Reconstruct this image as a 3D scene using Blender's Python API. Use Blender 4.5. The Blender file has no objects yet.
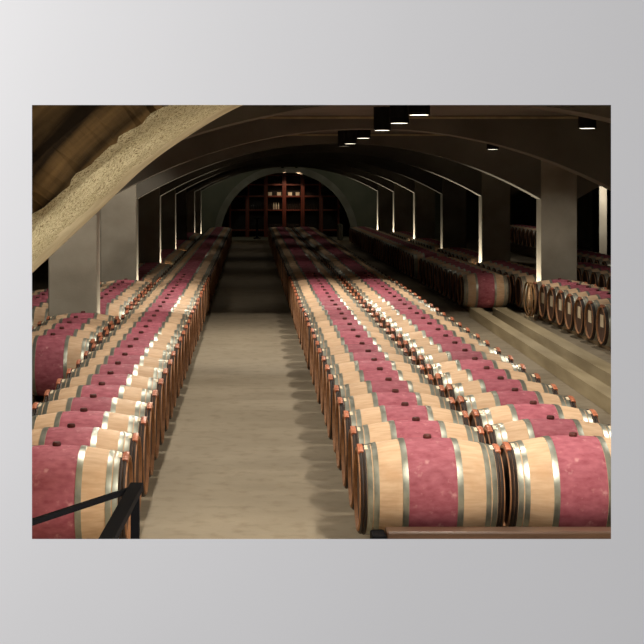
import bpy, bmesh, math, random
from mathutils import Vector, Matrix
random.seed(7)
sc = bpy.context.scene
col = sc.collection
PI = math.pi
F = 1418.0
CAMZ = 2.45

# ------------------------------------------------------------------ materials
def lin(c):
    return tuple((x/255/12.92 if x/255 <= .04045 else ((x/255+.055)/1.055)**2.4) for x in c)

def nodes(name):
    m = bpy.data.materials.new(name); m.use_nodes = True
    nt = m.node_tree
    return m, nt, nt.nodes['Principled BSDF']

def mat(name, c1, c2=None, rough=.7, metal=0., scale=(6, 6, 6), detail=5, bump=0., lo=.3, hi=.7,
        spec=.5, objvar=0., bump_scale=None, speck=None):
    """two-tone noise material in object coordinates"""
    m, nt, b = nodes(name)
    b.inputs['Roughness'].default_value = rough
    b.inputs['Metallic'].default_value = metal
    b.inputs['Specular IOR Level'].default_value = spec
    N, L = nt.nodes, nt.links
    tc = N.new('ShaderNodeTexCoord'); mp = N.new('ShaderNodeMapping')
    mp.inputs['Scale'].default_value = scale
    L.new(tc.outputs['Object'], mp.inputs['Vector'])
    nz = N.new('ShaderNodeTexNoise'); nz.inputs['Detail'].default_value = detail; nz.inputs['Scale'].default_value = 1
    oi = N.new('ShaderNodeObjectInfo')
    off = N.new('ShaderNodeVectorMath'); off.operation = 'ADD'
    sc_ = N.new('ShaderNodeMath'); sc_.operation = 'MULTIPLY'; sc_.inputs[1].default_value = 37.
    L.new(oi.outputs['Random'], sc_.inputs[0])
    L.new(mp.outputs['Vector'], off.inputs[0]); L.new(sc_.outputs[0], off.inputs[1])
    L.new(off.outputs['Vector'], nz.inputs['Vector'])
    rp = N.new('ShaderNodeValToRGB')
    rp.color_ramp.elements[0].position = lo; rp.color_ramp.elements[1].position = hi
    rp.color_ramp.elements[0].color = (*c1, 1); rp.color_ramp.elements[1].color = (*(c2 or c1), 1)
    L.new(nz.outputs['Fac'], rp.inputs['Fac'])
    out = rp.outputs['Color']
    if speck:
        sn = N.new('ShaderNodeTexNoise'); sn.inputs['Scale'].default_value = speck[0]; sn.inputs['Detail'].default_value = 3
        L.new(tc.outputs['Object'], sn.inputs['Vector'])
        sr = N.new('ShaderNodeValToRGB'); sr.color_ramp.elements[0].position = speck[1]; sr.color_ramp.elements[1].position = speck[2]
        L.new(sn.outputs['Fac'], sr.inputs['Fac'])
        mx = N.new('ShaderNodeMix'); mx.data_type = 'RGBA'
        L.new(sr.outputs['Color'], mx.inputs['Factor']); L.new(out, mx.inputs['A']); mx.inputs['B'].default_value = (*speck[3], 1)
        out = mx.outputs['Result']
    if objvar:
        hv = N.new('ShaderNodeHueSaturation')
        mr = N.new('ShaderNodeMapRange'); mr.inputs['To Min'].default_value = 1-objvar; mr.inputs['To Max'].default_value = 1+objvar
        L.new(oi.outputs['Random'], mr.inputs['Value']); L.new(mr.outputs['Result'], hv.inputs['Value'])
        L.new(out, hv.inputs['Color']); out = hv.outputs['Color']
    L.new(out, b.inputs['Base Color'])
    if bump:
        bz = N.new('ShaderNodeTexNoise'); bz.inputs['Scale'].default_value = bump_scale or 30; bz.inputs['Detail'].default_value = 6
        L.new(tc.outputs['Object'], bz.inputs['Vector'])
        bp = N.new('ShaderNodeBump'); bp.inputs['Strength'].default_value = bump; bp.inputs['Distance'].default_value = .02
        L.new(bz.outputs['Fac'], bp.inputs['Height']); L.new(bp.outputs['Normal'], b.inputs['Normal'])
    return m

def emit(name, c, s):
    m, nt, b = nodes(name)
    b.inputs['Base Color'].default_value = (*c, 1)
    b.inputs['Emission Color'].default_value = (*c, 1); b.inputs['Emission Strength'].default_value = s
    return m

M = {}
M['oak'] = mat('oak_staves', lin((206, 170, 136)), lin((226, 194, 160)), .62, scale=(1.4, 42, 42), objvar=.07, lo=.3, hi=.7, spec=.3,
               speck=(5, .55, .8, lin((204, 160, 120))))
M['red'] = mat('wine_stained_staves', lin((154, 76, 90)), lin((186, 108, 122)), .66, scale=(14, 26, 26), objvar=.12, lo=.3, hi=.72, spec=.3,
               speck=(16, .62, .78, lin((206, 146, 150))))
M['zinc'] = mat('galvanised_steel', lin((150, 152, 140)), lin((185, 186, 174)), .38, .75, scale=(12, 12, 12), objvar=.05)
M['chestnut'] = mat('chestnut_hoop', lin((34, 25, 21)), lin((58, 40, 31)), .6, scale=(40, 14, 14), objvar=.1)
M['cane'] = mat('orange_cane', lin((178, 100, 70)), lin((212, 136, 102)), .45, scale=(60, 20, 20), objvar=.08)
M['peg'] = mat('pale_peg', lin((236, 214, 180)), lin((245, 228, 200)), .5)
M['chime'] = mat('chime_wood', lin((150, 102, 68)), lin((180, 130, 90)), .6, scale=(20, 20, 20))
M['hoopwood'] = mat('loose_hoop_wood', lin((150, 112, 76)), lin((176, 138, 98)), .95, scale=(20, 20, 20), spec=.05)
M['head'] = mat('head_wood', lin((66, 46, 35)), lin((96, 68, 50)), .65, scale=(4, 30, 4))
M['label'] = mat('head_label', lin((214, 196, 164)), lin((226, 208, 176)), .7)
M['bung'] = mat('bung_wood', lin((74, 30, 28)), lin((96, 42, 36)), .6)
M['floor'] = mat('cellar_floor', lin((138, 126, 107)), lin((154, 142, 122)), .8, scale=(.9, 1.8, 1), detail=7, lo=.3, hi=.7, bump=.08,
                 spec=.3, speck=(7, .5, .85, lin((126, 112, 92))))
M['conc'] = mat('grey_concrete', lin((134, 127, 114)), lin((164, 157, 143)), .85, scale=(1.5, 1.5, 1.5), detail=8, bump=.12, bump_scale=40, spec=.25)
M['rib'] = mat('brown_concrete', lin((88, 84, 76)), lin((108, 104, 96)), .85, scale=(1.2, 1.2, 1.2), detail=8, bump=.1, bump_scale=30, spec=.25)
M['rough'] = mat('sprayed_concrete', lin((190, 180, 146)), lin((214, 205, 172)), .92, scale=(9, 9, 9), detail=8, bump=1., bump_scale=60, spec=.2,
                 speck=(75, .5, .64, lin((112, 94, 62))))
M['plaster'] = mat('smooth_plaster', lin((178, 166, 136)), lin((206, 196, 166)), .9, scale=(6, 3, 6), detail=8, bump=.3, bump_scale=50, spec=.2)
M['streaked'] = mat('streaked_concrete', lin((52, 38, 22)), lin((128, 96, 58)), .9, scale=(2.4, 5.5, 3.2), detail=6, bump=.4, bump_scale=20, spec=.2)
def ring_streaks(m, c1, c2):
    nt = m.node_tree; N, L = nt.nodes, nt.links; b = N['Principled BSDF']
    tc = N.new('ShaderNodeTexCoord'); sb_ = N.new('ShaderNodeVectorMath'); sb_.operation = 'SUBTRACT'; sb_.inputs[1].default_value = (1.6, 0, .6)
    mu = N.new('ShaderNodeVectorMath'); mu.operation = 'MULTIPLY'; mu.inputs[1].default_value = (1, 0, 1)
    ln = N.new('ShaderNodeVectorMath'); ln.operation = 'LENGTH'
    L.new(tc.outputs['Object'], sb_.inputs[0]); L.new(sb_.outputs[0], mu.inputs[0]); L.new(mu.outputs[0], ln.inputs[0])
    cx = N.new('ShaderNodeCombineXYZ'); m1 = N.new('ShaderNodeMath'); m1.operation = 'MULTIPLY'; m1.inputs[1].default_value = 9.
    L.new(ln.outputs['Value'], m1.inputs[0]); L.new(m1.outputs[0], cx.inputs['X'])
    ad = N.new('ShaderNodeVectorMath'); ad.operation = 'ADD'; L.new(cx.outputs[0], ad.inputs[0]); L.new(tc.outputs['Object'], ad.inputs[1])
    nz = N.new('ShaderNodeTexNoise'); nz.inputs['Scale'].default_value = 1.; nz.inputs['Detail'].default_value = 7; L.new(ad.outputs[0], nz.inputs['Vector'])
    rp = N.new('ShaderNodeValToRGB'); rp.color_ramp.elements[0].position = .38; rp.color_ramp.elements[1].position = .6
    rp.color_ramp.elements[0].color = (*c1, 1); rp.color_ramp.elements[1].color = (*c2, 1)
    L.new(nz.outputs['Fac'], rp.inputs['Fac']); L.new(rp.outputs['Color'], b.inputs['Base Color'])
ring_streaks(M["streaked"], lin((40, 30, 18)), lin((128, 102, 66)))
M['ceil'] = mat('ceiling_concrete', lin((86, 80, 72)), lin((104, 98, 90)), .9, scale=(1, 1, 1))
M['wall'] = mat('cellar_wall', lin((110, 108, 92)), lin((130, 126, 108)), .9, scale=(1, 1, 1))
M['paint'] = mat('pale_grey_paint', lin((226, 225, 225)), lin((229, 228, 228)), .9, scale=(1.5, 1.5, 1.5), spec=.1)
M['black'] = mat('black_metal', lin((7, 7, 11)), lin((10, 10, 15)), .7, .0, spec=.08)
M['can'] = mat('black_lamp_housing', lin((9, 9, 11)), lin((13, 13, 15)), .7, spec=.2)
M['timber'] = mat('runner_timber', lin((112, 92, 66)), lin((140, 118, 88)), .75, scale=(20, 1, 20))
M['stop'] = mat('varnished_timber', lin((74, 54, 42)), lin((98, 72, 56)), .4, scale=(1.5, 20, 20))
M['beam'] = mat('pale_beam', lin((150, 134, 104)), lin((178, 162, 130)), .8, scale=(6, .8, 6), detail=7)
M['cab'] = mat('reddish_cabinet_wood', lin((104, 46, 32)), lin((136, 66, 46)), .5, scale=(8, 8, 1))
M['backp'] = mat('dark_back_board', lin((34, 24, 20)), lin((44, 32, 27)), .7)
M['glass'] = mat('dark_bottle_glass', lin((40, 34, 30)), lin((58, 46, 38)), .15)
M['cream'] = mat('cream_box', lin((240, 222, 190)), lin((246, 232, 205)), .6)
M['lens'] = emit('lamp_lens', (1, .9, .72), 4.)
M['lens_dim'] = emit('lamp_lens_dim', (1, .85, .65), .25)

# ------------------------------------------------------------------ mesh helpers
def link(name, bm, mats, parent=None, smooth=False):
    me = bpy.data.meshes.new(name)
    bmesh.ops.recalc_face_normals(bm, faces=bm.faces)
    bm.to_mesh(me); bm.free()
    if not isinstance(mats, (list, tuple)): mats = [mats]
    for m in mats: me.materials.append(m)
    if smooth:
        for p in me.polygons: p.use_smooth = True
        me.set_sharp_from_angle(angle=math.radians(35))
    o = bpy.data.objects.new(name, me); col.objects.link(o)
    if parent: o.parent = parent
    return o

def tag(o, label=None, cat=None, group=None, kind=None):
    if label: o['label'] = label
    if cat: o['category'] = cat
    if group: o['group'] = group
    if kind: o['kind'] = kind
    return o

def empty(name, loc):
    o = bpy.data.objects.new(name, None); col.objects.link(o); o.location = loc
    o.empty_display_size = .1
    return o

def box(bm, x0, x1, y0, y1, z0, z1, mi=0, bev=0.):
    r = bmesh.ops.create_cube(bm, size=1)
    vs = r['verts']
    for v in vs:
        v.co = Vector((x0+(v.co.x+.5)*(x1-x0), y0+(v.co.y+.5)*(y1-y0), z0+(v.co.z+.5)*(z1-z0)))
    fs = set(f for v in vs for f in v.link_faces)
    if bev:
        es = list(set(e for v in vs for e in v.link_edges))
        rr = bmesh.ops.bevel(bm, geom=es, offset=bev, segments=2, affect='EDGES', profile=.5)
        fs = set(rr['faces']) | set(f for f in fs if f.is_valid)
    for f in fs: f.material_index = mi

def lathe_x(bm, prof, seg, closed=False, mi=0, a0=0., a1=2*PI):
    """revolve (x, r) profile about the X axis; angle 0 is straight up"""
    full = abs(a1-a0-2*PI) < 1e-6
    n = seg if full else seg+1
    rings = []
    for (x, r) in prof:
        rings.append([bm.verts.new((x, r*math.sin(a0+(a1-a0)*i/seg), r*math.cos(a0+(a1-a0)*i/seg))) for i in range(n)])
    pairs = list(zip(rings, rings[1:])) + ([(rings[-1], rings[0])] if closed else [])
    for k, (A, B) in enumerate(pairs):
        m = mi[k] if isinstance(mi, list) else mi
        for i in range(seg):
            j = (i+1) % n
            f = bm.faces.new((A[i], B[i], B[j], A[j])); f.material_index = m
    if not full and closed:
        bm.faces.new([r[0] for r in rings]).material_index = mi if not isinstance(mi, list) else mi[0]
        bm.faces.new([r[-1] for r in rings]).material_index = mi if not isinstance(mi, list) else mi[0]
    return rings

def lathe_z(bm, prof, seg, closed=False, mi=0, cx=0, cy=0):
    rings = [[bm.verts.new((cx+r*math.cos(2*PI*i/seg), cy+r*math.sin(2*PI*i/seg), z)) for i in range(seg)] for (r, z) in prof]
    pairs = list(zip(rings, rings[1:])) + ([(rings[-1], rings[0])] if closed else [])
    for A, B in pairs:
        for i in range(seg):
            f = bm.faces.new((A[i], A[(i+1) % seg], B[(i+1) % seg], B[i])); f.material_index = mi
    if not closed:
        bm.faces.new(rings[0][::-1]).material_index = mi
        bm.faces.new(rings[-1]).material_index = mi

def prism_y(bm, poly, y0, y1, mi=0):
    a = [bm.verts.new((x, y0, z)) for x, z in poly]; b = [bm.verts.new((x, y1, z)) for x, z in poly]
    n = len(poly)
    bm.faces.new(a).material_index = mi; bm.faces.new(b[::-1]).material_index = mi
    for i in range(n):
        bm.faces.new((a[i], a[(i+1) % n], b[(i+1) % n], b[i])).material_index = mi

def bar(bm, p, q, w, h, mi=0, up=Vector((0, 0, 1))):
    p, q = Vector(p), Vector(q); d = (q-p).normalized()
    s = d.cross(up).normalized(); u = s.cross(d).normalized()
    vs = [[bm.verts.new(c+s*w/2*a+u*h/2*b) for a, b in ((-1, -1), (1, -1), (1, 1), (-1, 1))] for c in (p, q)]
    for i in range(4):
        bm.faces.new((vs[0][i], vs[0][(i+1) % 4], vs[1][(i+1) % 4], vs[1][i])).material_index = mi
    bm.faces.new(vs[0][::-1]); bm.faces.new(vs[1])

# ------------------------------------------------------------------ setting
YF, YB = 3.0, 66.0
XL, XR = -9.5, 13.4
CEIL = 3.40
def structure(name, bm, m, smooth=False):
    return tag(link(name, bm, m, smooth=smooth), kind='structure')

bm = bmesh.new(); box(bm, XL, XR, YF, 69, -.2, 0); structure('floor', bm, M['floor'])
bm = bmesh.new(); box(bm, XL, XR, YF, 69, CEIL, CEIL+.2); structure('ceiling', bm, M['ceil'])
bm = bmesh.new(); box(bm, XL-.2, XL, YF, 69, 0, CEIL); structure('wall_left', bm, M['wall'])
bm = bmesh.new(); box(bm, XR, XR+.2, YF, 69, 0, CEIL); structure('wall_right', bm, M['wall'])
bm = bmesh.new(); box(bm, XL, XR, 68.2, 68.4, 0, CEIL); structure('wall_niche', bm, M['wall'])

# pale grey wall between the viewer's room and the cellar, with a splayed opening
kf = F/YF
ox0, ox1 = (32-251)/kf, (611-251)/kf
oz1, oz0 = CAMZ+(185-105)/kf, CAMZ-(539-185)/kf
bm = bmesh.new()
T = .10; S = .12
def ring(x0, x1, z0, z1, y): return [bm.verts.new(c) for c in ((x0, y, z0), (x1, y, z0), (x1, y, z1), (x0, y, z1))]
o_f = ring(XL, XR, 0, CEIL+.6, YF-T*0); i_f = ring(ox0, ox1, oz0, oz1, YF)
i_b = ring(ox0-S, ox1+S, oz0-S, oz1+S, YF+T); o_b = ring(XL, XR, 0, CEIL+.6, YF+T)
for i in range(4):
    j = (i+1) % 4
    for A, B in ((o_f, i_f), (i_f, i_b), (i_b, o_b), (o_b, o_f)):
        bm.faces.new((A[i], A[j], B[j], B[i]))
structure('wall_front', bm, M['paint'])

# back wall with semicircular niche opening
CX = 1.63; RB = 3.05
bm = bmesh.new()
n = 48
arc = [(CX+RB*math.cos(PI*i/n), min(CEIL, RB*math.sin(PI*i/n))) for i in range(n+1)]
prism_y(bm, [(XR, 0)] + [(XR, CEIL), (XL, CEIL), (XL, 0)] + arc[::-1], YB, YB+.3)
structure('wall_back', bm, M['wall'])
bm = bmesh.new()
R2 = RB+.3
prof = [(RB-.02, -.1), (R2, -.1), (R2, .0), (RB-.02, .0)]
rings = []
for i in range(n+1):
    a = PI*i/n
    rings.append([bm.verts.new((CX+r*math.cos(a), YB+y, min(CEIL, r*math.sin(a)))) for r, y in prof])
for A, B in zip(rings, rings[1:]):
    for i in range(4): bm.faces.new((A[i], A[(i+1) % 4], B[(i+1) % 4], B[i]))
bm.faces.new(rings[0]); bm.faces.new(rings[-1])
structure('conduit_1', bm, M['conc'])

# ------------------------------------------------------------------ pillars and arches
PD = [12.75+6.75*i for i in range(8)]
PT = .45
BAYX = (-2.12, 5.37); PW = .67
ORD = ['first', 'second', 'third', 'fourth', 'fifth', 'sixth', 'seventh', 'eighth', 'ninth', 'tenth', 'eleventh', 'twelfth', 'thirteenth',
       'fourteenth', 'fifteenth', 'sixteenth', 'seventeenth', 'eighteenth', 'nineteenth', 'twentieth', 'twenty-first', 'twenty-second',
       'twenty-third', 'twenty-fourth', 'twenty-fifth', 'twenty-sixth', 'twenty-seventh', 'twenty-eighth']

def pillar(x0, x1, d, label, m='conc'):
    bm = bmesh.new(); box(bm, x0, x1, d, d+PT, 0, CEIL, bev=.02)
    tag(link('concrete_pillar', bm, M[m]), label, 'pillar')

def arch(x0, x1, d, label, rise=1.035, spring=2.19):
    c = (x0+x1)/2; h = (x1-x0)/2
    k = 40
    pts = [(c+h*(2*i/k-1), spring+rise*(1-abs(2*i/k-1)**2.1)) for i in range(k+1)]
    bm = bmesh.new()
    A = [[bm.verts.new((x, y, z)) for x, z in pts] for y in (d+.02, d+PT-.02)]
    B = [[bm.verts.new((x, y, CEIL)) for x, z in pts] for y in (d+.02, d+PT-.02)]
    for i in range(k):
        bm.faces.new((A[0][i], A[0][i+1], B[0][i+1], B[0][i])); bm.faces.new((A[1][i], B[1][i], B[1][i+1], A[1][i+1]))
        bm.faces.new((A[0][i], A[1][i], A[1][i+1], A[0][i+1])); bm.faces.new((B[0][i], B[0][i+1], B[1][i+1], B[1][i]))
    for e in (0, k): bm.faces.new((A[0][e], B[0][e], B[1][e], A[1][e]))
    tag(link('arch_rib', bm, M['rib']), label, kind='structure')

for i, d in enumerate(PD):
    if i >= 1:
        side = ('front left grey concrete pillar behind the short barrel block' if i == 1 else
                'grey concrete pillar with a bright right edge, second on the left' if i == 2 else
                f'dark concrete pillar with lit edge, {ORD[i-1]} in the left line')
        pillar(BAYX[0]-PW, BAYX[0], d, side)
    if i >= 2:
        side = ('broad grey concrete pillar at right rising behind the labelled barrels' if i == 2 else
                f'dark concrete pillar with lit left edge, {ORD[i-2]} from the front in the right line')
        pillar(BAYX[1], BAYX[1]+PW, d, side)
    arch(BAYX[0], BAYX[1], d, f'brown concrete arch over the central aisle, {ORD[i]} from the front')
    if i >= 1:
        arch(BAYX[1]+PW, BAYX[1]+PW+7.38, d, f'dim concrete arch right of the pillars, {ORD[i-1]} from the front')
        arch(BAYX[0]-PW-6.7, BAYX[0]-PW, d, f'dim concrete arch left of the pillars, {ORD[i-1]} from the front')

# rough near arch (upper left): thick vault, soffit lit, darker streaked face
inner = [(-2.12, 0), (-2.1, .5), (-1.98, 1.0), (-1.74, 1.5), (-1.46, 1.84), (-1.23, 2.06), (-1.007, 2.27), (-.673, 2.583), (-.34, 2.815), (-.04, 2.98),
         (.35, 3.13), (.8, 3.21), (1.2, 3.25), (1.6, 3.262)]
def smooth_path(p, sub=5):
    out = []
    for i in range(len(p)-1):
        p0 = Vector(p[max(i-1, 0)]); p1 = Vector(p[i]); p2 = Vector(p[i+1]); p3 = Vector(p[min(i+2, len(p)-1)])
        for s in range(sub):
            t = s/sub
            out.append(.5*((2*p1)+(-p0+p2)*t+(2*p0-5*p1+4*p2-p3)*t*t+(-p0+3*p1-3*p2+p3)*t**3))
    out.append(Vector(p[-1])); return out
half = smooth_path(inner, 14)
full = half + [Vector((3.2-p.x, p.y)) for p in half[-2::-1]]
bm = bmesh.new()
YA0, YA1 = 6.2, 9.45
cross = [(YA0+.05+3.2*t, -.02*math.sin(PI*t)) for t in [k/26 for k in range(25)]] + [(YA1-.07, .012), (YA1-.02, .035), (YA1, .09)]
rows = []
cen = Vector((1.6, .6))
from mathutils import noise
arcl = 0.; prev = full[0]
for p in full:
    arcl += (p-prev).length; prev = p
    o = (p-cen).normalized()
    row_ = []
    for k, (y, e) in enumerate(cross):
        t = (y-YA0)/(YA1-YA0)
        g = max(0., min(1., (.75-t)/.4))              # sprayed plaster is coarse towards the front edge only
        q = Vector((arcl, y, 0))
        j = g*(.03*noise.noise(q*3)+.018*noise.noise(q*11)+.012*noise.noise(q*29))
        yy = y + g*(.25*noise.noise(Vector((arcl*2.2, 5, 1)))+.2*noise.noise(Vector((arcl*9, 9, 2)))+.12*noise.noise(Vector((arcl*27, 3, 2)))) * max(0, 1-t*5)
        row_.append(bm.verts.new((p.x+o.x*(e+j), max(YA0+.015, yy), min(CEIL-.006, max(0, p.y+o.y*(e+j))))))
    rows.append(row_)
for A, B in zip(rows, rows[1:]):
    for i in range(len(cross)-1): bm.faces.new((A[i], B[i], B[i+1], A[i+1])).material_index = 0 if cross[i][0] < YA0+1.95+.25*noise.noise(Vector((A[i].co.x*6, A[i].co.z*6, 4))) else 2
outs = {}; lips = {}
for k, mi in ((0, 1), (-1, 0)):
    outer = []
    for v, p in zip(rows, full):
        c = v[k].co
        dr = Vector((c.x-cen.x, c.z-cen.y))
        f1 = (6.1/abs(dr.x)) if abs(dr.x) > 1e-5 else 1e9
        f2 = ((CEIL-.004-cen.y)/dr.y) if dr.y > 1e-5 else 1e9
        f_ = min(f1, f2)
        outer.append(bm.verts.new((cen.x+dr.x*f_, YA0 if k == 0 else YA1+.1, max(0, cen.y+dr.y*f_))))
    outs[k] = outer
    lip = []
    for v, p in zip(rows, full):
        o = (p-cen).normalized()
        lip.append(bm.verts.new((p.x+o.x*.16, YA0 if k == 0 else YA1+.1, min(CEIL-.005, max(0, p.y+o.y*.16)))))
    for i in range(len(rows)-1):
        bm.faces.new((rows[i][k], rows[i+1][k], lip[i+1], lip[i])).material_index = mi
        bm.faces.new((lip[i], lip[i+1], outer[i+1], outer[i])).material_index = mi
    lips[k] = lip
for i in range(len(rows)-1):
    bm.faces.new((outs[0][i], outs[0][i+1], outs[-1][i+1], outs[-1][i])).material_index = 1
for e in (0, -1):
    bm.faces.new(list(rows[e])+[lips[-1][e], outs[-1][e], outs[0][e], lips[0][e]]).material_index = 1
o = link('rough_arch', bm, [M['rough'], M['streaked'], M['plaster']])
for p in o.data.polygons:
    if p.material_index != 1: p.use_smooth = True
tag(o, 'thick rough-plastered concrete arch sweeping across the upper left foreground', 'arch')

# ------------------------------------------------------------------ barrels
RBEL, RHD, HL = .343, .275, .475
def rad(x): return RBEL-(RBEL-RHD)*(abs(x)/HL)**2
def body_mesh(bm, seg):
    xs = [-HL, -.44, -.40, -.34, -.27, -.198, -.157, -.08, 0, .08, .157, .198, .27, .34, .40, .44, HL]
    prof = [(-.447, .255), (-HL, RHD-.016)] + [(x, rad(x)) for x in xs] + [(HL, RHD-.016), (.447, .255)]
    mi = []
    for (xa, ra), (xb, rb) in zip(prof, prof[1:]):
        c = (xa+xb)/2
        mi.append(1 if abs(c) < .17 else (2 if abs(c) > .44 else 0))
    lathe_x(bm, prof, seg, mi=mi)
def hoop_mesh(bm, x0, x1, seg, th=.004, mi=0, a0=0., a1=2*PI):
    xm = (x0+x1)/2
    lathe_x(bm, [(x0, rad(x0)-.003), (x0, rad(x0)+th), (xm, rad(xm)+th+.0007), (x1, rad(x1)+th), (x1, rad(x1)-.003)], seg, closed=True, mi=mi, a0=a0, a1=a1)
HOOPS = [(-.197, -.158), (-.381, -.347), (-.422, -.389), (.158, .197), (.347, .381), (.389, .422)]

def make_barrel(label_plate):
    root = empty('oak_barrel', (0, 0, 0)); parts = []
    bm = bmesh.new(); body_mesh(bm, 56); parts.append((link('stave_body', bm, [M['oak'], M['red'], M['chime']], root, True), []))
    for x0, x1 in HOOPS:
        bm = bmesh.new(); hoop_mesh(bm, x0, x1, 56)
        parts.append((tag(link('metal_hoop', bm, M['zinc'], root, True), 'grey galvanised hoop'), []))
    for s in (-1, 1):
        bm = bmesh.new()
        for a, b in ((.4255, .444), (.447, .466)):
            x0, x1 = sorted((s*a, s*b))
            xm = (x0+x1)/2; th = .014
            lathe_x(bm, [(x0, rad(x0)-.002), (x0, rad(x0)+th*.6), (xm, rad(xm)+th), (x1, rad(x1)+th*.6), (x1, rad(x1)-.002)], 56, closed=True)
        parts.append((tag(link('wooden_hoop', bm, M['chestnut'], root, True), 'dark chestnut end hoops'), []))
        # cane binding round the hoops at the top
        bm = bmesh.new()
        x0, x1 = sorted((s*.437, s*.4735))
        for q in range(5):
            a = math.radians(-24+q*5.6)
            lathe_x(bm, [(x0, RHD-.001), (x0, RHD+.024), ((x0+x1)/2, RHD+.027), (x1, RHD+.024), (x1, RHD-.001)], 3, closed=True, a0=a, a1=a+math.radians(5))
        bd = tag(link('cane_binding', bm, M['cane'], root), 'orange cane binding on the end hoops')
        bm = bmesh.new()
        x0, x1 = sorted((s*.406, s*.436))
        lathe_x(bm, [(x0, rad(x0)), (x0, RHD+.022), (x1, RHD+.024), (x1, rad(x1))], 3, closed=True, a0=math.radians(-18), a1=math.radians(-4))
        pg = tag(link('binding_peg', bm, M['peg'], bd), 'pale peg')
        parts.append((bd, [pg]))
        bm = bmesh.new()
        lathe_x(bm, [(s*.452, .001), (s*.452, .12), (s*.452, .262), (s*.444, .262), (s*.444, .001)], 40, closed=True)
        hd = link('barrel_head', bm, M['head'], root); sub = []
        if label_plate:
            bm = bmesh.new(); x0, x1 = sorted((s*.4515, s*.456)); box(bm, x0, x1, -.095, .095, -.03, .15)
            sub = [tag(link('head_label', bm, M['label'], hd), 'pale rectangular label')]
        parts.append((hd, sub))
    bm = bmesh.new(); lathe_z(bm, [(.027, RBEL-.006), (.029, RBEL+.012), (.024, RBEL+.024)], 14)
    parts.append((tag(link('bung', bm, M['bung'], root), 'dark bung on the top'), []))
    return root, parts

def far_barrel_bm(bm, off=(0, 0, 0)):
    st = len(bm.verts)
    body_mesh(bm, 24)
    for x0, x1 in HOOPS: hoop_mesh(bm, x0, x1, 24, mi=3)
    for s in (-1, 1):
        x0, x1 = sorted((s*.43, s*.466)); lathe_x(bm, [(x0, RHD), (x0, RHD+.018), (x1, RHD+.016), (x1, RHD-.002)], 24, closed=True, mi=4)
        lathe_x(bm, [(s*.452, .001), (s*.452, .262), (s*.446, .262)], 24, mi=5)
    bm.verts.ensure_lookup_table()
    for v in bm.verts[st:]: v.co += Vector(off)
FARM = [M['oak'], M['red'], M['chime'], M['zinc'], M['chestnut'], M['head']]

protoA = make_barrel(False); protoB = make_barrel(True)
used = {id(protoA): False, id(protoB): False}
bm = bmesh.new(); far_barrel_bm(bm); far0 = link('oak_barrel', bm, FARM, smooth=True)
far_used = False
def place_near(proto, loc, rz, label, group):
    root, parts = proto
    if not used[id(proto)]:
        used[id(proto)] = True; r = root
    else:
        r = root.copy(); col.objects.link(r)
        for p, subs in parts:
            c = p.copy(); col.objects.link(c); c.parent = r
            for s in subs:
                g = s.copy(); col.objects.link(g); g.parent = c
    r.location = loc; r.rotation_euler = (0, 0, rz); tag(r, label, 'barrel', group)
def place_far(loc, rz, label, group):
    global far_used
    if not far_used: o = far0; far_used = True
    else: o = far0.copy(); col.objects.link(o)
    o.location = loc; o.rotation_euler = (0, 0, rz); tag(o, label, 'barrel', group)

AX, AXR, AXF = .41, .405, RBEL+.016
LIT = 27.3
spec = []  # (d, X, axis z, near label or None, far label, group, plate)
def row(X, ds, z, phrase, dark, group, plate=False, single=None):
    for i, d in enumerate(ds):
        lab = f'{ORD[i]} red-banded barrel from the front, {phrase}' if (d < LIT and phrase != 'x') else None
        if single and i == 0: lab = single
        spec.append((d, X, z, lab, dark, group if lab else group+' in shadow', plate))
R = lambda d0, n: [d0+.7*i for i in range(n)]
row(1.19, R(9.52, 70), AX, 'row right beside the central aisle', 'dim oak barrel in shadow, far along the row right of the aisle', 'barrels in the row right of the aisle')
row(2.18, R(9.59, 70), AX, 'second row right of the aisle', 'dim oak barrel in shadow, far along the second row right of the aisle', 'barrels in the second row right of the aisle')
row(-1.26, R(9.24, 70), AX, 'row left of the central aisle', 'dim oak barrel in shadow, far along the row left of the aisle', 'barrels in the row left of the aisle')
row(4.5, R(27.45, 10), AX, 'x', 'dim oak barrel behind the front one at the end of the low beams', 'dim barrels at the end of the beams',
    single='front red-banded oak barrel at the far end of the low beams')
row(4.5, R(35.6, 33), AX, 'x', 'very dark oak barrel in the long far row in front of the right pillars', 'dark barrels before the right pillars')
row(5.575, R(20.7, 8)[::1], AXR, 'row of labelled round heads at right', '', 'barrels with labelled heads at right', True)
for i in range(2, 6):
    row(5.575, R(PD[i]+PT+.4, 8), AXR, 'x', f'dim oak barrel stacked between the {ORD[i-2]} and {ORD[i-1]} right pillars', f'dim barrels past the {ORD[i-2]} right pillar')
row(-2.235, R(16.03, 5), AX, 'short block before the front left pillar', '', 'barrels before the front left pillar')
row(-2.235, R(20.5, 8), AX, 'block between the two grey left pillars', '', 'barrels between the left pillars')
for i in range(2, 6):
    row(-2.235, R(PD[i]+PT+.4, 8), AXF, 'x', f'dim oak barrel in shadow past the {ORD[i-1]} left pillar', f'dim barrels past the {ORD[i-1]} left pillar')
row(-3.3, R(20.5, 6), AXF, 'row left of the left pillars', '', 'barrels left of the pillars')
row(7.53, R(27.2, 8), AXF, 'x', 'dim oak barrel in the row behind the labelled heads at the right edge', 'dim barrels beyond the right pillar')
row(8.8, R(33.5, 9), AXF, 'x', 'dim oak barrel in the farther row at the right edge', 'dim far barrels at the right edge')
row(9.8, R(45.1, 11), AXF+.3, 'x', 'dark oak barrel with a dark head seen through the gap between right pillars', 'dark barrels seen between right pillars')
spec.sort(key=lambda s: s[0])
stuff_bm = None
fixed = []
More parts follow.
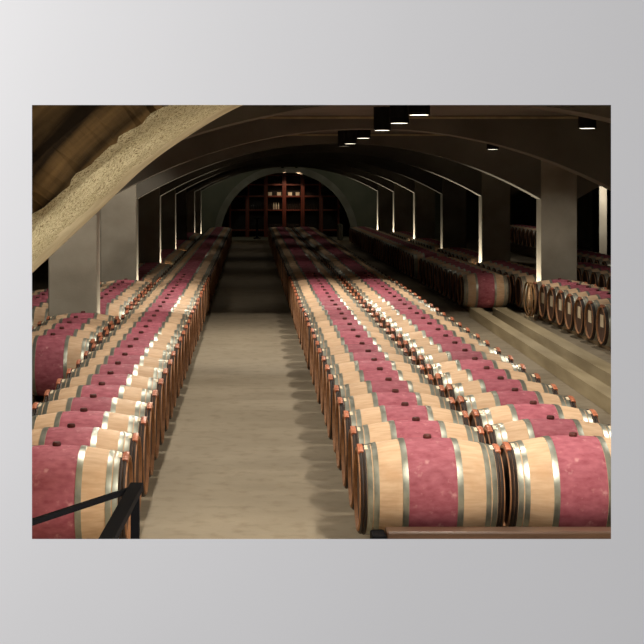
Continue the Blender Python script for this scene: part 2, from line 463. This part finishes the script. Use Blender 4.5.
for n_, (d, X, z, lab, dark, grp, plate) in enumerate(spec):
    rz = random.uniform(-.006, .006); dx = random.uniform(-.008, .008)
    if n_ < 300:
        if lab and d < 28: place_near(protoB if plate else protoA, (X+dx, d, z), rz, lab, grp)
        else: place_far((X+dx, d, z), rz, lab or dark, grp)
    else:
        if stuff_bm is None: stuff_bm = bmesh.new()
        far_barrel_bm(stuff_bm, (X+dx, d, z))
o = link('distant_barrels', stuff_bm, FARM, smooth=True)
tag(o, 'rows of barrels fading into darkness before the far wooden cabinets', 'barrels', kind='stuff')

# runners under the barrels
def rail(X, y0, y1, top, label, w=.09):
    bm = bmesh.new(); box(bm, X-w/2, X+w/2, y0, y1, 0, top, bev=.008)
    tag(link('timber_runner', bm, M['timber']), label, 'runner')
def rails(X, y0, y1, ax, phrase):
    for s, nm in ((-1, 'left'), (1, 'right')):
        rail(X+s*.25, y0, y1, ax-rad(.25-.045)-.001, f'{nm} timber runner under {phrase}')
rails(1.19, 9.2, 58.3, AX, 'the barrel row right beside the aisle')
rails(2.18, 9.25, 58.4, AX, 'the second barrel row right of the aisle')
rails(-1.26, 8.9, 58, AX, 'the barrel row left of the aisle')
rails(-2.235, 15.7, 19.2, AX, 'the short barrel block before the front left pillar')
rails(-2.235, 20.05, 25.65, AX, 'the barrels between the left pillars')
rails(5.575, 20.3, 26.1, AXR, 'the labelled barrels at right')
rails(4.5, 27.1, 58.5, AX, 'the dim row at the end of the low beams')
for i in range(2, 6): rails(5.575, PD[i]+PT+.03, PD[i]+PT+5.7, AXR, f'the barrels past the {ORD[i-2]} right pillar')
rails(9.8, 44.75, 52.5, AXF+.3, 'the dark barrels seen between right pillars')

# low beams on the floor at right
def lowbeam(xa, xb, w, h, y0, y1, label):
    bm = bmesh.new(); bar(bm, (xa+w/2, y0, h/2), (xb+w/2, y1, h/2), w, h)
    tag(link('low_beam', bm, M['beam']), label, 'beam')
lowbeam(3.76, 4.07, .2, .17, 11.5, 26.4, 'long pale low beam on the right floor, nearer the barrel rows')
lowbeam(4.22, 4.5, .24, .17, 11.5, 26.4, 'long pale low beam on the right floor, beside the labelled barrels')

# stop beam in front of the two right rows
bm = bmesh.new(); box(bm, .86, 2.95, 8.97, 9.12, .0, .255, bev=.012)
sb = link('stop_beam', bm, M['stop'])
tag(sb, 'brown varnished timber beam along the bottom, before the two front right barrels', 'beam')
bm = bmesh.new(); box(bm, .765, .858, 8.94, 9.13, 0, .236, bev=.015)
link('end_foot', bm, M['black'], sb)['label'] = 'black end foot'

# loose hoops leaning by the last labelled barrel
for k, (x, y) in enumerate(((5.055, 25.6), (5.015, 25.68))):
    bm = bmesh.new()
    lathe_x(bm, [(-.012, .285), (-.012, .305), (.012, .305), (.012, .285)], 40, closed=True)
    h = link('loose_hoop', bm, M['hoopwood'], smooth=True); h.location = (x, y, .3057); h.rotation_euler = (0, 0, .05)
    h.location.z = .0815+.306
    tag(h, ('pale loose wooden hoop against the last labelled barrel' if k == 0 else 'outer loose wooden hoop, further left of the last labelled barrel'), 'hoop', 'loose hoops')

# ------------------------------------------------------------------ black railing, lower left
rl = empty('black_railing', (-.49, 6.0, 0))
def loc(p): return Vector(p)-Vector((-.49, 6.0, 0))
bm = bmesh.new(); bar(bm, loc((-.485, 6.03, 1.17)), loc((-.535, 4.6, 1.17)), .055, .03); link('handrail', bm, M['black'], rl)
bm = bmesh.new(); bar(bm, loc((-.5, 5.99, 1.165)), loc((-.98, 5.15, 1.165)), .02, .022); link('side_rail', bm, M['black'], rl)
bm = bmesh.new(); box(bm, -.018, .018, -.018, .018, 0, 1.16); link('post', bm, M['black'], rl)
bm = bmesh.new(); box(bm, -.06, -.03, -1.3, -1.27, 0, 1.16); link('post', bm, M['black'], rl)
bm = bmesh.new(); box(bm, -.47, -.44, -.79, -.76, 0, 1.16); link('post', bm, M['black'], rl)
tag(rl, 'black metal railing corner in the lower left foreground', 'railing')

# ------------------------------------------------------------------ ceiling lamps
def lamp_can(X, d, lit, label, hgt=.285, r=.105):
    e = empty('ceiling_lamp', (X, d, CEIL))
    bm = bmesh.new()
    lathe_z(bm, [(r, 0), (r, -hgt), (r-.012, -hgt), (r-.012, -hgt+.012), (.002, -hgt+.012), (.002, 0)], 28, closed=True)
    link('housing', bm, M['can'], e)
    bm = bmesh.new(); lathe_z(bm, [(r-.013, -hgt+.0115), (r-.013, -hgt+.001)], 28)
    link('lens', bm, M['lens' if lit else 'lens_dim'], e)['label'] = 'glowing white lens' if lit else 'dim lens'
    tag(e, label, 'lamp')
def spot(X, y, z, P, ang=115, blend=.12, aim=(0, 0, -1), colr=(1, .92, .79), rad_=.06):
    l = bpy.data.lights.new('lamp', 'SPOT'); l.energy = P; l.spot_size = math.radians(ang); l.spot_blend = blend
    l.color = colr; l.shadow_soft_size = rad_
    o = bpy.data.objects.new('spot_light', l); col.objects.link(o); o.location = (X, y, z)
    o.rotation_euler = Vector(aim).to_track_quat('-Z', 'Y').to_euler()
    return o
ZL = CEIL-.297
CP = 330
mid = [13.5, 15.3, 17.3, 20.2, 22.9, 24.4]
for i, d in enumerate(mid):
    lamp_can(1.6, d, i < 5, f'black cylindrical ceiling lamp, {ORD[i]} from the front in the line over the right rows')
for i, (x, d) in enumerate(((3.96, 16.7), (4.16, 24.4))):
    lamp_can(x, d, True, ('black cylindrical ceiling lamp at the upper right corner' if i == 0 else 'small black ceiling lamp with a lit lens, second in the right line'), .285+.055*i)
for d, P in ((4.6, 330), (6.4, 330), (7.8, 200), (10.6, 112), (13.5, 118), (16.6, 122), (19.8, 138), (22.7, 165)): spot(1.6, d, ZL, P)
for d, P, an in ((10.4, 170, 150), (13.8, 145, 160), (17.0, 138, 150), (20.0, 120, 115), (22.7, 150, 115)): spot(-.85, d, ZL, P, an)
for d, P in ((11.2, 160), (16.7, 150), (22.8, 160)): spot(4.08, d, ZL, P)
for k, d in enumerate((19.44, 26.19)):  # thin conduits across the arch fronts, just under the ceiling
    bm = bmesh.new(); bar(bm, (BAYX[0]+.02, d, 3.372), (BAYX[1]-.02, d, 3.372), .03, .03)
    structure('conduit_%d' % (k+2), bm, M['beam'])
# unseen spots added to brighten the pillar fronts
def aim(p, q, P, an, bl): spot(*p, P, an, bl, tuple(b-a for a, b in zip(p, q)))
aim((-2.3, 16.4, 3.1), (-2.45, 19.5, 1.5), 110, 60, .8)
aim((-2.3, 23.2, 3.1), (-2.45, 26.2, 1.5), 230, 60, .8)
aim((5.2, 22.6, 3.1), (5.68, 26.25, .7), 170, 46, .9)
# faint pools farther on
for d in (30.5, 36.5, 43.5, 50.5, 57):
    spot(1.6, d, ZL, 11, 120, 1.); spot(-.85, d, ZL, 11, 120, 1.); spot(4.08, d, ZL, 6, 120, 1.)
# unseen spots added near the floor to brighten the rough arch
spot(.2, 6.6, .15, 180, 75, .7, (-1.6, 1.4, 1.9)); spot(-.2, 4.4, .3, 110, 80, .8, (-.8, 1.8, 2.2))

# uplights grazing the pillar faces
for i, d in enumerate(PD):
    if i >= 2:
        s = {2: 1, 3: 1.2, 4: .3, 5: 1.4, 6: 1.4, 7: 1.4}[i]
        spot(5.2, d+.24, .06, 420*s, 66, .5, (.12, 0, 1), (1, .9, .72), .03)
    if i >= 1:
        s = {1: .35, 2: .8, 3: 1.2, 4: .9, 5: .0, 6: 1.0, 7: .8}[i]
        if s: spot(-1.98, d+.24, .06, 340*s, 80, .4, (-.1, 0, 1), (1, .9, .72), .03)

# ------------------------------------------------------------------ far end: cabinets, bottles, boxes
UW = .87
ux = [1.57+UW*k for k in (-3, -2, -1, 0, 1, 2)]
hz = [.35, 1.3, 1.95, 2.5, 2.95]
names = ['leftmost dark', 'second dark', 'lit centre left', 'lit centre right', 'dark right', 'rightmost dark']
CY = 66.9
for k, x in enumerate(ux):
    e = empty('wine_cabinet', (x, CY, 0))
    top = 3.0 if k in (2, 3) else (2.75 if k in (1, 4) else 1.95)
    for sx in (0, UW-.09):
        bm = bmesh.new(); box(bm, sx+.003, sx+.087, 0, .5, 0, top); link('upright', bm, M['cab'], e)
    for z in [q for q in hz if q < top+.02]:
        bm = bmesh.new(); box(bm, .087, UW-.087, .01, .5, z-.07, z); link('shelf', bm, M['cab'], e)
    bm = bmesh.new(); box(bm, .087, UW-.087, .47, .5, 0, top); link('back_panel', bm, M['backp'], e)
    tag(e, f'{names[k]} reddish wooden wine cabinet bay inside the far arch', 'cabinet', 'wine cabinets at the far wall')
def bottle_bm():
    bm = bmesh.new(); lathe_z(bm, [(.034, 0), (.037, .01), (.037, .19), (.03, .22), (.014, .25), (.014, .31)], 12); return bm
b0 = None
pale = b0
for k in (1, 2, 3, 4):
    for z in ((1.3, .35) if k != 2 else (1.3, .35, 2.5)):
        if z == 2.5 and k in (1, 4): continue
        for q in range(6):
            p = (ux[k]+.16+q*.11, CY+.16, z+.0005)
            if b0 is None: b0 = link('wine_bottle', bottle_bm(), M['glass'], smooth=True); o = b0
            else: o = b0.copy(); col.objects.link(o)
            o.location = p
            if k == 2 and z == 1.3 and q in (2, 3, 4):
                if pale is None:
                    pale = o.data.copy(); pale.materials.clear(); pale.materials.append(M['cream'])
                o.data = pale
            if o.data is pale: tag(o, 'pale lit wine bottle in the trio on the middle cabinet shelf', 'bottle', 'pale lit bottles')
            else: tag(o, f'dark wine bottle standing on the {"lower" if z < 1 else "middle" if z < 2 else "top"} shelf of the {names[k]} cabinet bay', 'bottle', f'bottles on the {"lower" if z < 1 else "middle" if z < 2 else "top"} shelf of the {names[k]} bay')
bl = ['leftmost of the four lit boxes', 'second of four lit boxes from left', 'third of four lit boxes from left', 'rightmost of the four lit boxes']
for k, px in enumerate((270, 279, 290, 297.6)):
    x = (px-251)*67.1/F
    bm = bmesh.new(); box(bm, -.09, .09, 0, .16, 0, .15, bev=.008); box(bm, -.094, .094, -.004, .164, .12, .157)
    o = link('wine_box', bm, M['cream']); o.location = (x, CY+.06, 1.951)
    tag(o, f'small cream box in the far cabinet, {bl[k]}', 'box', 'lit boxes on the cabinet shelf')
for k, (x, P) in enumerate(((1.45, 60), (2.1, 40))):
    e = empty('display_spotlight', (x, 65.5, CEIL))
    bm = bmesh.new(); lathe_z(bm, [(.06, 0), (.06, -.16), (.05, -.16), (.05, -.148), (.002, -.148), (.002, 0)], 16, closed=True); link('housing', bm, M['can'], e)
    bm = bmesh.new(); lathe_z(bm, [(.048, -.149), (.048, -.156)], 16); link('lens', bm, M['lens'], e)
    tag(e, 'small lit display spotlight above the far cabinets, ' + ('left one' if k == 0 else 'right one'), 'lamp')
    spot(x+.1, 65.5, 3.18, P, 52, .9, (0, 1.5, -1.3), (1, .72, .5), .03)
# dark pedestal and pale post before the arch
e = empty('tasting_pedestal', (.28, 64.6, 0))
bm = bmesh.new(); lathe_z(bm, [(.17, 0), (.17, .04), (.05, .07), (.045, .92)], 18); link('column', bm, M['black'], e)
bm = bmesh.new(); lathe_z(bm, [(.24, .92), (.25, .94), (.25, .96)], 24); link('round_top', bm, M['black'], e)
tag(e, 'slim dark pedestal stand at the far end of the aisle', 'stand')
bm = bmesh.new(); lathe_z(bm, [(.13, 0), (.13, .66), (.1, .72)], 18)
o = link('short_post', bm, M['conc'], smooth=True); o.location = (3.95, 63, 0); tag(o, 'short pale post by the far right foot of the arch', 'post')

# far right: lit pillar between two dark steel posts
pillar(10.78, 11.5, 44, 'brightly lit concrete pillar glimpsed at the far right edge')
for k, x in enumerate((9.87, 10.28)):
    bm = bmesh.new(); box(bm, x-.08, x+.08, 40.5, 40.66, 0, 2.9, bev=.01)
    tag(link('steel_post', bm, M['black']), ('dark upright steel post at the far right, the left one of two' if k == 0 else 'dark upright steel post at the far right, the right one of two'), 'post')
spot(10.9, 42.6, 2.9, 300, 80, .7, (.1, 1.2, -1))
for x, d, P in ((7.2, 26.8, 34), (8.2, 32.5, 20), (9.0, 46.5, 20)): spot(x, d, 3.1, P, 110, 1., (.25, .6, -1))  # unseen fill spots added over the dim far right rows
# soft fill spots added to brighten the back part, without fixtures
spot(-1.5, 63., 3.2, 26, 140, .8, (.2, 1, -.7), (.95, 1, .8)); spot(4.8, 63., 3.2, 26, 140, .8, (-.2, 1, -.7), (.95, 1, .8))

# ------------------------------------------------------------------ viewer's side light, world, camera
l = bpy.data.lights.new('room_light', 'AREA'); l.energy = 62; l.size = .8; l.color = (1, .99, .98)
o = bpy.data.objects.new('room_light', l); col.objects.link(o); o.location = (-2.3, 1.3, 3.4)
o.rotation_euler = (Vector((.1, 3.0, 2.0))-Vector(o.location)).to_track_quat('-Z', 'Y').to_euler()
w = bpy.data.worlds.new('World'); sc.world = w; w.use_nodes = True
w.node_tree.nodes['Background'].inputs['Color'].default_value = (.97, .97, 1, 1)
w.node_tree.nodes['Background'].inputs['Strength'].default_value = .45

cam = bpy.data.cameras.new('Camera'); co = bpy.data.objects.new('Camera', cam); col.objects.link(co)
cam.sensor_width = 36; cam.sensor_fit = 'HORIZONTAL'; cam.lens = F/644*36
cam.shift_x = (322-251)/644; cam.shift_y = -(322-185)/644
cam.clip_start = .05; cam.clip_end = 200
co.location = (0, 0, CAMZ); co.rotation_euler = (PI/2, 0, 0)
sc.camera = co
vs = sc.view_settings
vs.view_transform = 'Standard'; vs.look = 'None'; vs.gamma = 1; vs.exposure = 0; vs.use_curve_mapping = False
